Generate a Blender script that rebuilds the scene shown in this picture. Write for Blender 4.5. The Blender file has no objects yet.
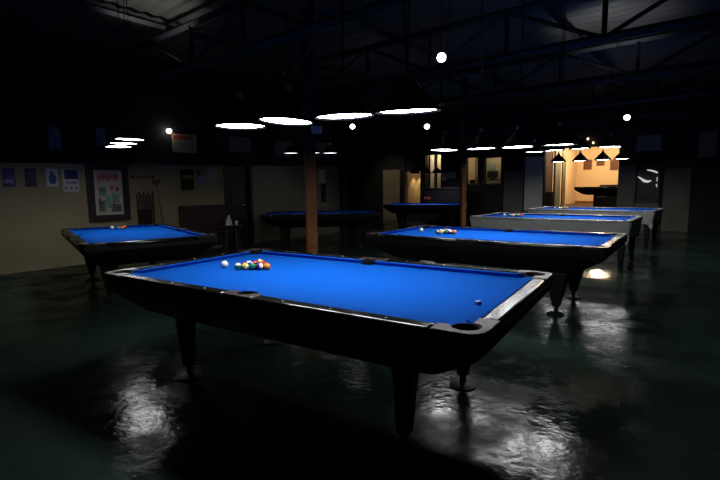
import bpy, bmesh, math, random
from mathutils import Vector, Matrix

random.seed(7)
PI = math.pi
SC = bpy.context.scene
COL = SC.collection

# ------------------------------------------------------------------ camera
FPX, PITCH, ROLL, CH = 454.9, 0.1142, -0.0125, 1.396


def ray(xx, zz, yd):
    cr, sr = math.cos(ROLL), math.sin(ROLL)
    x = cr * xx - sr * zz
    zu = sr * xx + cr * zz
    c, s = math.cos(PITCH), math.sin(PITCH)
    return Vector((x, c * yd + s * zu, -s * yd + c * zu))


cam_d = bpy.data.cameras.new('camera')
cam_d.sensor_width = 36.0
cam_d.sensor_fit = 'HORIZONTAL'
cam_d.lens = FPX * 36.0 / 720.0
cam_d.clip_end = 200
cam = bpy.data.objects.new('camera', cam_d)
COL.objects.link(cam)
R_, U_, F_ = ray(1, 0, 0), ray(0, 1, 0), ray(0, 0, 1)
m = Matrix((R_, U_, -F_)).transposed().to_4x4()
m.translation = (0, 0, CH)
cam.matrix_world = m
SC.camera = cam


def sight(px, py):
    return ray((px - 360) / FPX, (240 - py) / FPX, 1)


def at_depth(px, py, Y):
    d = sight(px, py)
    return Vector((0, 0, CH)) + d * (Y / d.y)


# ------------------------------------------------------------------ materials
def mat(name, col, rough=0.5, metal=0.0, spec=0.5, coat=0.0, noise=None, bump=None, emit=None, estr=0.0, sheen=0.0):
    """principled material; noise=(scale, amount) mottles the colour, bump=(scale, strength)"""
    M = bpy.data.materials.new(name)
    M.use_nodes = True
    nt = M.node_tree
    b = nt.nodes['Principled BSDF']
    b.inputs['Base Color'].default_value = (*col, 1)
    b.inputs['Roughness'].default_value = rough
    b.inputs['Metallic'].default_value = metal
    b.inputs['Specular IOR Level'].default_value = spec
    b.inputs['Coat Weight'].default_value = coat
    b.inputs['Coat Roughness'].default_value = 0.08
    b.inputs['Sheen Weight'].default_value = sheen
    tc = nt.nodes.new('ShaderNodeTexCoord')
    if noise:
        n = nt.nodes.new('ShaderNodeTexNoise')
        n.inputs['Scale'].default_value = noise[0]
        n.inputs['Detail'].default_value = 6
        nt.links.new(tc.outputs['Object'], n.inputs['Vector'])
        r = nt.nodes.new('ShaderNodeMapRange')
        r.inputs[1].default_value = 0.3
        r.inputs[2].default_value = 0.7
        r.inputs[3].default_value = 1 - noise[1]
        r.inputs[4].default_value = 1 + noise[1]
        nt.links.new(n.outputs[0], r.inputs[0])
        mx = nt.nodes.new('ShaderNodeVectorMath')
        mx.operation = 'SCALE'
        mx.inputs[0].default_value = col
        nt.links.new(r.outputs[0], mx.inputs['Scale'])
        nt.links.new(mx.outputs[0], b.inputs['Base Color'])
    if bump:
        n2 = nt.nodes.new('ShaderNodeTexNoise')
        n2.inputs['Scale'].default_value = bump[0]
        n2.inputs['Detail'].default_value = 4
        nt.links.new(tc.outputs['Object'], n2.inputs['Vector'])
        bp = nt.nodes.new('ShaderNodeBump')
        bp.inputs['Strength'].default_value = bump[1]
        bp.inputs['Distance'].default_value = 0.01
        nt.links.new(n2.outputs[0], bp.inputs['Height'])
        nt.links.new(bp.outputs[0], b.inputs['Normal'])
    if emit:
        b.inputs['Emission Color'].default_value = (*emit, 1)
        b.inputs['Emission Strength'].default_value = estr
    return M


def floor_material():
    M = bpy.data.materials.new('green_floor_paint')
    M.use_nodes = True
    nt = M.node_tree
    N, L = nt.nodes, nt.links
    b = N['Principled BSDF']
    tc = N.new('ShaderNodeTexCoord')
    n1 = N.new('ShaderNodeTexNoise')
    n1.inputs['Scale'].default_value = 0.55
    n1.inputs['Detail'].default_value = 8
    n1.inputs['Roughness'].default_value = 0.65
    L.new(tc.outputs['Object'], n1.inputs['Vector'])
    cr = N.new('ShaderNodeValToRGB')
    cr.color_ramp.elements[0].position = 0.38
    cr.color_ramp.elements[0].color = (0.017, 0.028, 0.021, 1)
    cr.color_ramp.elements[1].position = 0.62
    cr.color_ramp.elements[1].color = (0.023, 0.048, 0.033, 1)
    L.new(n1.outputs[0], cr.inputs[0])
    L.new(cr.outputs[0], b.inputs['Base Color'])
    def noise(scale, detail, rough=0.6):
        n = N.new('ShaderNodeTexNoise')
        n.inputs['Scale'].default_value = scale
        n.inputs['Detail'].default_value = detail
        n.inputs['Roughness'].default_value = rough
        L.new(tc.outputs['Object'], n.inputs['Vector'])
        return n

    def rng(src, a, b_, c, d):
        r = N.new('ShaderNodeMapRange')
        for k, v in enumerate((a, b_, c, d)):
            r.inputs[k + 1].default_value = v
        L.new(src, r.inputs[0])
        return r.outputs[0]
    worn = noise(1.7, 7)
    mp = N.new('ShaderNodeMapping')
    mp.inputs['Location'].default_value = FLOOR_OFF
    L.new(tc.outputs['Object'], mp.inputs[0])
    L.new(mp.outputs[0], worn.inputs['Vector'])
    L.new(rng(worn.outputs[0], 0.44, 0.56, FLOOR_R[0], FLOOR_R[1]), b.inputs['Roughness'])
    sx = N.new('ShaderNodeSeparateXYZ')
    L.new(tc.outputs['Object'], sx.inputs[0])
    sheen_cut = rng(sx.outputs[0], -1.5, -0.4, 0.13, 1.0)      # specular cut on the left to imitate a weaker lamp reflection
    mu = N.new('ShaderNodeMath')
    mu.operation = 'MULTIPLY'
    L.new(sheen_cut, mu.inputs[0])
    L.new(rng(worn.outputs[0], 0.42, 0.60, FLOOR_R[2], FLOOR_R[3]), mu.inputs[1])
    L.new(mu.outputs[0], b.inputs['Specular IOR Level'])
    lo, hi = noise(2.6, 3), noise(26.0, 4)
    b1 = N.new('ShaderNodeBump')
    b1.inputs['Strength'].default_value = FLOOR_R[4]
    b1.inputs['Distance'].default_value = 0.02
    L.new(lo.outputs[0], b1.inputs['Height'])
    b2 = N.new('ShaderNodeBump')
    b2.inputs['Strength'].default_value = FLOOR_R[5]
    b2.inputs['Distance'].default_value = 0.004
    L.new(hi.outputs[0], b2.inputs['Height'])
    L.new(b1.outputs[0], b2.inputs['Normal'])
    L.new(b2.outputs[0], b.inputs['Normal'])
    return M


FLOOR_OFF = (5.2, 0.7, 0.0)
FLOOR_R = (0.09, 0.26, 0.22, 0.03, 0.40, 0.40)
LAMP = 30.0
MT = dict(
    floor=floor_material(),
    cloth=mat('blue_cloth', (0.003, 0.084, 0.44), 0.95, spec=0.04, noise=(260, 0.06), bump=(500, 0.05)),
    black_wood=mat('black_lacquer', (0.005, 0.005, 0.005), 0.20, spec=0.85),
    black_body=mat('black_body', (0.008, 0.007, 0.007), 0.55, spec=0.3),
    brown_cap=mat('worn_pocket_casting', (0.055, 0.041, 0.034), 0.36, metal=0.4, noise=(30, 0.3)),
    grey_body=mat('pale_grey_laminate', (0.55, 0.57, 0.54), 0.5, noise=(12, 0.08)),
    grey_cap=mat('light_metal_casting', (0.5, 0.5, 0.48), 0.35, metal=0.6),
    pale_rail=mat('grey_lacquer_rail', (0.36, 0.36, 0.36), 0.25, coat=0.3),
    leather=mat('black_leather', (0.006, 0.006, 0.006), 0.6, spec=0.2),
    sight=mat('pearl_inlay', (0.75, 0.72, 0.65), 0.3),
    steel=mat('steel', (0.35, 0.35, 0.36), 0.35, metal=0.9),
    shade=mat('black_enamel', (0.006, 0.006, 0.007), 0.45, spec=0.3),
    shade_in=mat('white_enamel', (0.75, 0.75, 0.75), 0.5),
    diffuser=mat('lit_diffuser', (0.9, 0.9, 0.9), 0.5, emit=(0.97, 0.98, 1.0), estr=LAMP),
    cap=mat('lamp_cap', (0.7, 0.7, 0.7), 0.3),
    cord=mat('black_cord', (0.012, 0.011, 0.010), 0.6),
    dim_diffuser=mat('weakly_lit_diffuser', (0.9, 0.9, 0.9), 0.5, emit=(0.97, 0.98, 1.0), estr=2.3),
    mid_diffuser=mat('softly_lit_diffuser', (0.9, 0.9, 0.9), 0.5, emit=(0.97, 0.98, 1.0), estr=18.0),
    left_diffuser=mat('mild_lit_diffuser', (0.9, 0.9, 0.9), 0.5, emit=(0.97, 0.98, 1.0), estr=24.0),
    bulb=mat('lit_globe', (0.9, 0.9, 0.9), 0.4, emit=(1.0, 0.98, 0.95), estr=8.0),
    warm_bulb=mat('lit_warm_globe', (0.9, 0.8, 0.6), 0.4, emit=(1.0, 0.75, 0.35), estr=6.0),
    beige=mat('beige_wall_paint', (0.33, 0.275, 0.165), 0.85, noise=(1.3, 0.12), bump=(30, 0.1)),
    beige_darker=mat('darker_beige', (0.19, 0.175, 0.125), 0.85, noise=(1.3, 0.12)),  # darker beige for the wall section right of the door
    loose=mat('grey_cable', (0.22, 0.20, 0.18), 0.5),
    dark=mat('black_wall_paint', (0.013, 0.013, 0.012), 0.85, noise=(2, 0.3)),
    greyw=mat('grey_wall_paint', (0.16, 0.15, 0.125), 0.85, noise=(2, 0.15)),
    teal=mat('blue_grey_panel', (0.70, 0.72, 0.66), 0.7),
    peach=mat('apricot_wall_paint', (0.80, 0.58, 0.33), 0.85, noise=(1.0, 0.06)),
    brown=mat('brown_wood', (0.26, 0.085, 0.018), 0.5, noise=(9, 0.35)),
    redwood=mat('dark_red_brown_wood', (0.032, 0.012, 0.008), 0.45, noise=(7, 0.3)),
    darkwood=mat('very_dark_wood', (0.018, 0.012, 0.010), 0.45, noise=(8, 0.3)),
    roof=mat('roof_sheet', (0.085, 0.075, 0.06), 0.55, metal=0.25, noise=(1.2, 0.4)),
    iron=mat('black_iron', (0.010, 0.010, 0.011), 0.6),
    white=mat('white_paper', (0.60, 0.60, 0.57), 0.8),
    paperblue=mat('dark_blue_ink', (0.03, 0.03, 0.13), 0.8),
    inkblue=mat('mid_blue_ink', (0.05, 0.12, 0.30), 0.8),
    purple=mat('purple_print', (0.085, 0.07, 0.19), 0.8, noise=(14, 0.7)),
    purple_dk=mat('dark_purple_print', (0.055, 0.04, 0.09), 0.8, noise=(14, 0.6)),
    lilac=mat('pale_lilac_print', (0.30, 0.28, 0.46), 0.8, noise=(20, 0.4)),
    black_print=mat('black_print', (0.012, 0.012, 0.012), 0.8),
    olive=mat('olive_print', (0.26, 0.25, 0.08), 0.8),
    palegreen=mat('pale_green_paper', (0.33, 0.40, 0.37), 0.8),
    poster=mat('poster_cream', (0.50, 0.45, 0.38), 0.8, noise=(8, 0.25)),
    red_print=mat('red_print', (0.42, 0.085, 0.045), 0.8),
    green_print=mat('sea_green_print', (0.16, 0.33, 0.27), 0.8, noise=(18, 0.4)),
    grey_print=mat('grey_print', (0.13, 0.13, 0.13), 0.8, noise=(18, 0.5)),
    buff=mat('buff_sign_board', (0.42, 0.37, 0.22), 0.8),
    notice=mat('dim_grey_notice', (0.24, 0.23, 0.19), 0.8, noise=(16, 0.4)),
    bluegrey=mat('blue_grey_notice', (0.22, 0.24, 0.24), 0.8, noise=(12, 0.5)),
    cue=mat('cue_shaft_maple', (0.55, 0.38, 0.19), 0.35),
    cue_butt=mat('cue_butt', (0.03, 0.018, 0.012), 0.3),
    offwhite=mat('offwhite_cloth', (0.55, 0.53, 0.47), 0.9),
    pinkcurtain=mat('dusty_pink_curtain', (0.36, 0.24, 0.18), 0.9),
    cream=mat('cream_curtain', (0.75, 0.66, 0.47), 0.9),
    plastic=mat('pale_plastic', (0.85, 0.85, 0.88), 0.4),
    pillar_lit=mat('pale_box', (0.4, 0.4, 0.4), 0.5),
    glass_dark=mat('dark_glass', (0.012, 0.012, 0.013), 0.3, spec=0.3),
    streak_glow=mat('light_streak', (0.8, 0.8, 0.8), 0.5, emit=(1, 0.98, 0.92), estr=0.55),
    screen=mat('dark_screen', (0.03, 0.03, 0.035), 0.3),
    chalk=mat('blue_chalk', (0.02, 0.06, 0.25), 0.9),
    chalkpaper=mat('chalk_paper', (0.6, 0.62, 0.65), 0.7),
    redcloth=mat('red_cloth', (0.35, 0.06, 0.05), 0.9),
    green_leaf=mat('dark_leaf', (0.012, 0.03, 0.018), 0.6),
    terra=mat('dark_clay_pot', (0.05, 0.03, 0.02), 0.7),
)


def ball_mat(name, col, stripe=False):
    M = bpy.data.materials.new(name)
    M.use_nodes = True
    nt = M.node_tree
    b = nt.nodes['Principled BSDF']
    b.inputs['Roughness'].default_value = 0.12
    b.inputs['Base Color'].default_value = (*col, 1)
    if stripe:
        tc = nt.nodes.new('ShaderNodeTexCoord')
        sp = nt.nodes.new('ShaderNodeSeparateXYZ')
        nt.links.new(tc.outputs['Object'], sp.inputs[0])
        ab = nt.nodes.new('ShaderNodeMath')
        ab.operation = 'ABSOLUTE'
        nt.links.new(sp.outputs[2], ab.inputs[0])
        lt = nt.nodes.new('ShaderNodeMath')
        lt.operation = 'LESS_THAN'
        lt.inputs[1].default_value = 0.0155
        nt.links.new(ab.outputs[0], lt.inputs[0])
        mx = nt.nodes.new('ShaderNodeMix')
        mx.data_type = 'RGBA'
        mx.inputs[6].default_value = (0.75, 0.72, 0.62, 1)
        mx.inputs[7].default_value = (*col, 1)
        nt.links.new(lt.outputs[0], mx.inputs[0])
        nt.links.new(mx.outputs[2], b.inputs['Base Color'])
    return M


# ------------------------------------------------------------------ mesh helpers
def obj(name, bm, material, parent=None, smooth=False, kind=None, bevel=0.0, autosmooth=True):
    bmesh.ops.recalc_face_normals(bm, faces=bm.faces)
    me = bpy.data.meshes.new(name)
    bm.to_mesh(me)
    bm.free()
    mats = material if isinstance(material, (list, tuple)) else [material]
    for x in mats:
        me.materials.append(x)
    if smooth:
        for p in me.polygons:
            p.use_smooth = True
        if autosmooth:
            me.set_sharp_from_angle(angle=math.radians(40))
    o = bpy.data.objects.new(name, me)
    COL.objects.link(o)
    if parent:
        o.parent = parent
    if kind:
        o['kind'] = kind
    if bevel:
        md = o.modifiers.new('bevel', 'BEVEL')
        md.width = bevel
        md.segments = 3
        md.limit_method = 'ANGLE'
    return o


def tag(o, label, cat, group=None, kind=None):
    o['label'] = label
    o['category'] = cat
    if group:
        o['group'] = group
    if kind:
        o['kind'] = kind
    return o


def thing(name, label, cat, loc=(0, 0, 0), rz=0.0, group=None):
    o = bpy.data.objects.new(name, None)
    o.empty_display_size = 0.1
    COL.objects.link(o)
    o.location = loc
    o.rotation_euler = (0, 0, rz)
    tag(o, label, cat, group)
    return o


def dup(root, loc, rz=None, label=None, group=None):
    def cp(o, par):
        c = o.copy()
        COL.objects.link(c)
        c.parent = par
        for ch in list(KIDS.get(o.name, [])):
            cp(ch, c)
        return c
    build_kids()
    r = cp(root, None)
    r.location = loc
    if rz is not None:
        r.rotation_euler = (0, 0, rz)
    if label:
        r['label'] = label
    if group:
        r['group'] = group
    return r


KIDS = {}


def build_kids():
    KIDS.clear()
    for o in bpy.data.objects:
        if o.parent:
            KIDS.setdefault(o.parent.name, []).append(o)


def add_box(bm, c, s, mi=0, rz=0.0, top=None):
    """box centred c with size s; top=(sx,sy) tapers the upper face"""
    hx, hy, hz = s[0] / 2, s[1] / 2, s[2] / 2
    tx, ty = (top[0] / 2, top[1] / 2) if top else (hx, hy)
    vs = []
    for (x, y, z) in ((-hx, -hy, -hz), (hx, -hy, -hz), (hx, hy, -hz), (-hx, hy, -hz),
                      (-tx, -ty, hz), (tx, -ty, hz), (tx, ty, hz), (-tx, ty, hz)):
        xr = x * math.cos(rz) - y * math.sin(rz)
        yr = x * math.sin(rz) + y * math.cos(rz)
        vs.append(bm.verts.new((c[0] + xr, c[1] + yr, c[2] + z)))
    for f in ((0, 3, 2, 1), (4, 5, 6, 7), (0, 1, 5, 4), (1, 2, 6, 5), (2, 3, 7, 6), (3, 0, 4, 7)):
        bm.faces.new([vs[i] for i in f]).material_index = mi
    return vs


def add_tube(bm, pts, r, seg=8, mi=0, r1=None):
    pts = [Vector(p) for p in pts]
    n = len(pts)
    rings = []
    for i, p in enumerate(pts):
        t = (pts[min(i + 1, n - 1)] - pts[max(i - 1, 0)]).normalized()
        a = t.orthogonal().normalized() if abs(t.z) > 0.95 else t.cross(Vector((0, 0, 1))).normalized()
        b = t.cross(a)
        rr = r if r1 is None else r + (r1 - r) * i / (n - 1)
        rings.append([bm.verts.new(p + a * math.cos(2 * PI * k / seg) * rr + b * math.sin(2 * PI * k / seg) * rr) for k in range(seg)])
    for i in range(n - 1):
        for k in range(seg):
            bm.faces.new((rings[i][k], rings[i][(k + 1) % seg], rings[i + 1][(k + 1) % seg], rings[i + 1][k])).material_index = mi
    bm.faces.new(rings[0][::-1]).material_index = mi
    bm.faces.new(rings[-1]).material_index = mi


def add_lathe(bm, prof, seg=32, c=(0, 0, 0), mi=0, close=False):
    rings = []
    for (r, z) in prof:
        if r < 1e-6:
            rings.append([bm.verts.new((c[0], c[1], c[2] + z))])
        else:
            rings.append([bm.verts.new((c[0] + r * math.cos(2 * PI * k / seg), c[1] + r * math.sin(2 * PI * k / seg), c[2] + z)) for k in range(seg)])
    pr = list(zip(rings[:-1], rings[1:]))
    if close:
        pr.append((rings[-1], rings[0]))
    for a, b in pr:
        for k in range(seg):
            k2 = (k + 1) % seg
            if len(a) == 1 and len(b) == 1:
                continue
            if len(a) == 1:
                bm.faces.new((a[0], b[k], b[k2])).material_index = mi
            elif len(b) == 1:
                bm.faces.new((a[k], a[k2], b[0])).material_index = mi
            else:
                bm.faces.new((a[k], a[k2], b[k2], b[k])).material_index = mi


def add_prism(bm, poly, z0, z1, mi=0, scale_bottom=None):
    lo = [bm.verts.new((x, y, z0)) for x, y in poly]
    hi = [bm.verts.new((x, y, z1)) for x, y in poly]
    n = len(poly)
    bm.faces.new(lo[::-1]).material_index = mi
    bm.faces.new(hi).material_index = mi
    for i in range(n):
        bm.faces.new((lo[i], lo[(i + 1) % n], hi[(i + 1) % n], hi[i])).material_index = mi


def arc(cx, cy, r, a0, a1, n):
    return [(cx + r * math.cos(a0 + (a1 - a0) * i / n), cy + r * math.sin(a0 + (a1 - a0) * i / n)) for i in range(n + 1)]


def NB():
    return bmesh.new()


# ------------------------------------------------------------------ pool table
RT = 0.80      # top of the rails
BED = 0.768    # cloth


def mirror(poly, sx, sy):
    p = [(x * sx, y * sy) for x, y in poly]
    return p if sx * sy > 0 else p[::-1]


def pool_table(label, loc, rz, style='black', sights=False, group='pool tables', lw=1.0):
    T = thing('pool_table', label, 'pool table', loc, rz, group)
    white = style == 'white'
    rail_m = MT['pale_rail'] if white else MT['black_wood']
    cap_m = MT['grey_cap'] if white else MT['brown_cap']
    body_m = MT['grey_body'] if white else MT['black_body']
    # bed
    q = 0.075
    hx, hy = 1.31, 0.675
    quarter = [(q, hy), (hx - q, hy)] + arc(hx, hy, q, PI, 1.5 * PI, 8)[1:-1] + [(hx, hy - q)]
    # full outline, counter-clockwise from right-bottom
    out = []
    out += [(x, y) for x, y in mirror(quarter, 1, -1)[::-1]][0:0]
    top_r = quarter                                            # goes side pocket -> corner -> right side, clockwise
    bot_r = [(x, -y) for x, y in quarter][::-1]
    bot_l = [(-x, -y) for x, y in quarter]
    top_l = [(-x, y) for x, y in quarter][::-1]
    side_t = arc(0, hy, q, PI, 2 * PI, 8)[1:-1]
    side_b = arc(0, -hy, q, 0, PI, 8)[1:-1]
    out = top_r + bot_r + side_b + bot_l + top_l + side_t
    bm = NB()
    add_prism(bm, out[::-1], BED - 0.05, BED)
    obj('cloth_bed', bm, MT['cloth'], T)
    # cushions
    def cushion(pn0, pn1, pb0, pb1):
        b = NB()
        zn, zb = RT - 0.003, RT - 0.006
        A = [(pn0, zn), (pn1, zn), (pb1, zb), (pb0, zb)]
        top = [b.verts.new((p[0], p[1], z)) for p, z in A]
        d = Vector((pb0[0] - pn0[0], pb0[1] - pn0[1]))
        d2 = Vector((pb1[0] - pn1[0], pb1[1] - pn1[1]))
        mid = [b.verts.new((pn0[0], pn0[1], zn - 0.003)), b.verts.new((pn1[0], pn1[1], zn - 0.003))]
        k = 0.42
        low = [b.verts.new((pn0[0] + d.x * k, pn0[1] + d.y * k, BED)), b.verts.new((pn1[0] + d2.x * k, pn1[1] + d2.y * k, BED)),
               b.verts.new((pb1[0], pb1[1], BED)), b.verts.new((pb0[0], pb0[1], BED))]
        b.faces.new(top)
        b.faces.new((top[0], top[1], mid[1], mid[0]))
        b.faces.new((mid[0], mid[1], low[1], low[0]))
        b.faces.new(low)
        b.faces.new((top[2], top[3], low[3], low[2]))
        b.faces.new((top[1], top[2], low[2], low[1], mid[1]))
        b.faces.new((top[3], top[0], mid[0], low[0], low[3]))
        obj('cushion', b, MT['cloth'], T)
    n, bk = 0.635, 0.688
    for sy in (1, -1):
        for sx in (1, -1):
            cushion((sx * 0.072, sy * n), (sx * 1.195, sy * n), (sx * 0.058, sy * bk), (sx * 1.245, sy * bk))
    for sx in (1, -1):
        cushion((sx * 1.27, -0.56), (sx * 1.27, 0.56), (sx * 1.323, -0.61), (sx * 1.323, 0.61))
    # wooden rails
    zr = RT - 0.105
    for sy in (1, -1):
        for sx in (1, -1):
            b = NB()
            add_box(b, (sx * 0.655, sy * 0.7365, RT - 0.028), (1.07, 0.099, 0.056))
            obj('rail', b, rail_m, T, bevel=0.020, smooth=True)
    for sx in (1, -1):
        b = NB()
        add_box(b, (sx * 1.3715, 0, RT - 0.028), (0.099, 1.06, 0.056))
        obj('rail', b, rail_m, T, bevel=0.020, smooth=True)
    # corner castings and side castings
    pc = (1.312, 0.677)
    prof = [(1.19, 0.785)] + arc(1.345, 0.71, 0.075, PI / 2, 0, 8) + [(1.42, 0.53), (1.323, 0.53), (1.323, 0.61)] + \
        arc(pc[0], pc[1], 0.066, -0.42 * PI, 0.92 * PI, 10) + [(1.245, 0.688), (1.19, 0.688)]
    for sx in (1, -1):
        for sy in (1, -1):
            b = NB()
            add_prism(b, mirror(prof[::-1], sx, sy), RT - 0.024, RT + 0.003)
            obj('corner_casting', b, cap_m, T, bevel=0.008, smooth=True)
    sp = [(-0.12, 0.785), (0.12, 0.785), (0.12, 0.688)] + arc(0, 0.690, 0.060, 0, PI, 10) + [(-0.12, 0.688)]
    for sy in (1, -1):
        b = NB()
        add_prism(b, mirror(sp[::-1], 1, sy), RT - 0.024, RT + 0.003)
        obj('side_casting', b, cap_m, T, bevel=0.006, smooth=True)
    for (x, y) in [(sx * pc[0], sy * pc[1]) for sx in (1, -1) for sy in (1, -1)] + [(0, 0.690), (0, -0.690)]:
        b = NB()
        add_lathe(b, [(0.0, BED - 0.09), (0.04, BED - 0.086), (0.053, BED - 0.05), (0.0655, RT - 0.006), (0.060, RT - 0.006), (0.048, BED - 0.046), (0.036, BED - 0.080), (0, BED - 0.083)], 20, (x, y, 0))
        obj('pocket', b, MT['leather'], T, smooth=True)
    # apron
    b = NB()
    if white:
        lv = [(1.4185, 0.7835, RT - 0.022), (1.4185, 0.7835, RT - 0.06), (1.405, 0.77, zr - 0.01), (1.39, 0.755, 0.53), (1.37, 0.74, 0.50)]
    else:
        lv = [(1.4185, 0.7835, RT - 0.022), (1.4185, 0.7835, RT - 0.09), (1.37, 0.745, zr - 0.04), (1.16, 0.62, 0.52), (1.0, 0.54, 0.475)]
    rings = []
    for (x, y, z) in lv:
        r = 0.05
        pl = arc(x - r, y - r, r, 0, PI / 2, 4) + arc(-x + r, y - r, r, PI / 2, PI, 4) + arc(-x + r, -y + r, r, PI, 1.5 * PI, 4) + arc(x - r, -y + r, r, 1.5 * PI, 2 * PI, 4)
        rings.append([b.verts.new((px, py, z)) for px, py in pl])
    for r0, r1 in zip(rings[:-1], rings[1:]):
        for i in range(len(r0)):
            b.faces.new((r0[i], r0[(i + 1) % len(r0)], r1[(i + 1) % len(r0)], r1[i]))
    b.faces.new(rings[-1][::-1])
    obj('apron', b, body_m, T, smooth=True)
    if style == 'pedestal':
        b = NB(); add_box(b, (0.12, 0, 0.24), (1.75, 0.85, 0.48)); obj('pedestal', b, body_m, T, bevel=0.02, smooth=True)
        b = NB(); add_box(b, (-0.45, -0.43, 0.40), (0.34, 0.02, 0.03)); obj('name_strip', b, MT['steel'], T)
        return T
    # legs
    for sx in (1, -1):
        for sy in (1, -1):
            b = NB()
            if white:
                prof4 = [(1.27, 0.66, 0.06, 0.055, 0.505), (1.27, 0.66, 0.05, 0.05, 0.25), (1.27, 0.66, 0.035, 0.035, 0.03)]
            else:
                prof4 = [(0.91, 0.455, 0.066 * lw, 0.055 * lw, 0.48), (0.91, 0.455, 0.050 * lw, 0.045 * lw, 0.33), (0.90, 0.45, 0.038, 0.038, 0.085)]
            rs = []
            for (cx, cy, ax, ay, z) in prof4:
                rs.append([b.verts.new((sx * cx + ex * ax, sy * cy + ey * ay, z)) for ex, ey in ((1, 1), (-1, 1), (-1, -1), (1, -1))])
            for r0, r1 in zip(rs[:-1], rs[1:]):
                for i in range(4):
                    b.faces.new((r0[i], r0[(i + 1) % 4], r1[(i + 1) % 4], r1[i]))
            b.faces.new(rs[0])
            b.faces.new(rs[-1][::-1])
            lg = obj('leg', b, MT['black_body'], T, bevel=0.012, smooth=True)
            if white:
                bb = NB()
                rs = []
                for (e0, e1, z) in ((1.26, 1.385, 0.52), (1.31, 1.378, 0.46), (1.335, 1.372, 0.40)):
                    rs.append([bb.verts.new((sx * x_, sy * y_, z)) for x_, y_ in ((e1, e1 - 0.635), (e0, e1 - 0.635), (e0, e0 - 0.635), (e1, e0 - 0.635))])
                for r0, r1 in zip(rs[:-1], rs[1:]):
                    for i in range(4):
                        bb.faces.new((r0[i], r0[(i + 1) % 4], r1[(i + 1) % 4], r1[i]))
                bb.faces.new(rs[0])
                bb.faces.new(rs[-1][::-1])
                obj('corner_bracket', bb, body_m, T, smooth=True)
            cx, cy = sx * prof4[-1][0], sy * prof4[-1][1]
            b = NB()
            rad = 0.05 if white else 0.092
            add_lathe(b, [(0, 0), (rad, 0), (rad, 0.010), (rad * 0.75, 0.022), (0.022, 0.03), (0.022, prof4[-1][4] + 0.004), (0, prof4[-1][4] + 0.004)], 24, (cx, cy, 0))
            obj('foot', b, MT['iron'], lg, smooth=True)
    if sights:
        b0 = None
        spots = [(sx * (0.3175 * k), sy * 0.738) for sx in (1, -1) for sy in (1, -1) for k in (1, 2, 3)] + [(sx * 1.373, k * 0.3175) for sx in (1, -1) for k in (-1, 0, 1)]
        for (x, y) in spots:
            if b0 is None:
                b = NB()
                add_lathe(b, [(0, 0), (0.007, 0), (0.006, 0.0015), (0, 0.0015)], 12)
                o = b0 = obj('rail_sight', b, MT['sight'], T)
            else:
                o = b0.copy()
                COL.objects.link(o)
                o.parent = T
            o.location = (x, y, RT)
    return T


YAW = {}
TB = [
    # key, (x, y, z), yaw, style, label, sights
    ('near', (-0.288, 3.178, 0), -0.5707, 'black', 'nearest big black pool table with blue cloth in the foreground', True),
    ('second', (1.661, 5.725, 0), -0.6318, 'black', 'black pool table with blue cloth right behind the nearest one', True),
    ('grey', (3.80, 8.90, 0), -0.655, 'white', 'nearer of the two grey-sided pool tables on the right', False),
    ('fargrey', (5.96, 11.60, 0), -0.69, 'white', 'farther grey-sided pool table close to the lit alcove', False),
    ('left', (-3.34, 6.64, 0), -0.928, 'black', 'black pool table by the beige wall below the framed poster', False),
    ('mid', (-0.95, 11.4, 0), 0.05, 'black', 'dim black pool table partly behind the brown pillar', False),
    ('bar', (2.40, 16.2, 0), -0.30, 'black', 'distant pool table in front of the dark bar counter', False),
    ('alcove', (10.36, 18.42, 0.52), -0.68, 'pedestal', 'black pool table up inside the warm lit alcove', False),
]
TABLE = {}
for key, loc, yaw, st, lab, sg in TB:
    TABLE[key] = pool_table(lab, loc, yaw, st, sg, lw=1.0 if key == 'near' else 1.7)


def on_table(key, u, v, z=0.0):
    for k, loc, yaw, *_ in TB:
        if k == key:
            c, s = math.cos(yaw), math.sin(yaw)
            return Vector((loc[0] + c * u - s * v, loc[1] + s * u + c * v, loc[2] + z))


# ------------------------------------------------------------------ balls
BR = 0.02858
bm = NB()
bmesh.ops.create_uvsphere(bm, u_segments=24, v_segments=16, radius=BR)
BALL_ME = None
COLS = [('yellow', (0.80, 0.50, 0.03)), ('blue', (0.02, 0.03, 0.35)), ('red', (0.55, 0.03, 0.02)), ('purple', (0.10, 0.02, 0.20)),
        ('orange', (0.80, 0.22, 0.03)), ('green', (0.01, 0.16, 0.08)), ('maroon', (0.20, 0.02, 0.02)), ('black', (0.01, 0.01, 0.01))]
BM_ = {}
for nme, c in COLS:
    BM_['solid ' + nme] = ball_mat('ball_' + nme, c)
    if nme != 'black':
        BM_[nme + ' striped'] = ball_mat('ball_striped_' + nme, c, True)
BM_['white cue'] = ball_mat('ball_cue', (0.82, 0.80, 0.60))
BASE = obj('pool_ball', bm, BM_['white cue'], None, smooth=True, autosmooth=False)
first_ball = [BASE]


def ball(key, u, v, kind, label, group, rot=None):
    if first_ball:
        o = first_ball.pop()
    else:
        o = BASE.copy()
        COL.objects.link(o)
    o.name = 'cue_ball' if kind == 'white cue' else 'pool_ball'
    o.location = on_table(key, u, v, BED + BR)
    o.material_slots[0].link = 'OBJECT'
    o.material_slots[0].material = BM_[kind]
    if rot:
        o.rotation_euler = rot
    tag(o, label, 'ball', group)
    return o


# rows from the apex (towards the table centre) to the base
RACK = [['solid orange'],
        ['purple striped', 'solid maroon'],
        ['solid green', 'solid black', 'red striped'],
        ['yellow striped', 'blue striped', 'solid red', 'solid yellow'],
        ['green striped', 'solid purple', 'orange striped', 'solid blue', 'maroon striped']]
# the near edge of the rack, from left to right: green striped, yellow striped, green, purple striped, orange


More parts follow.
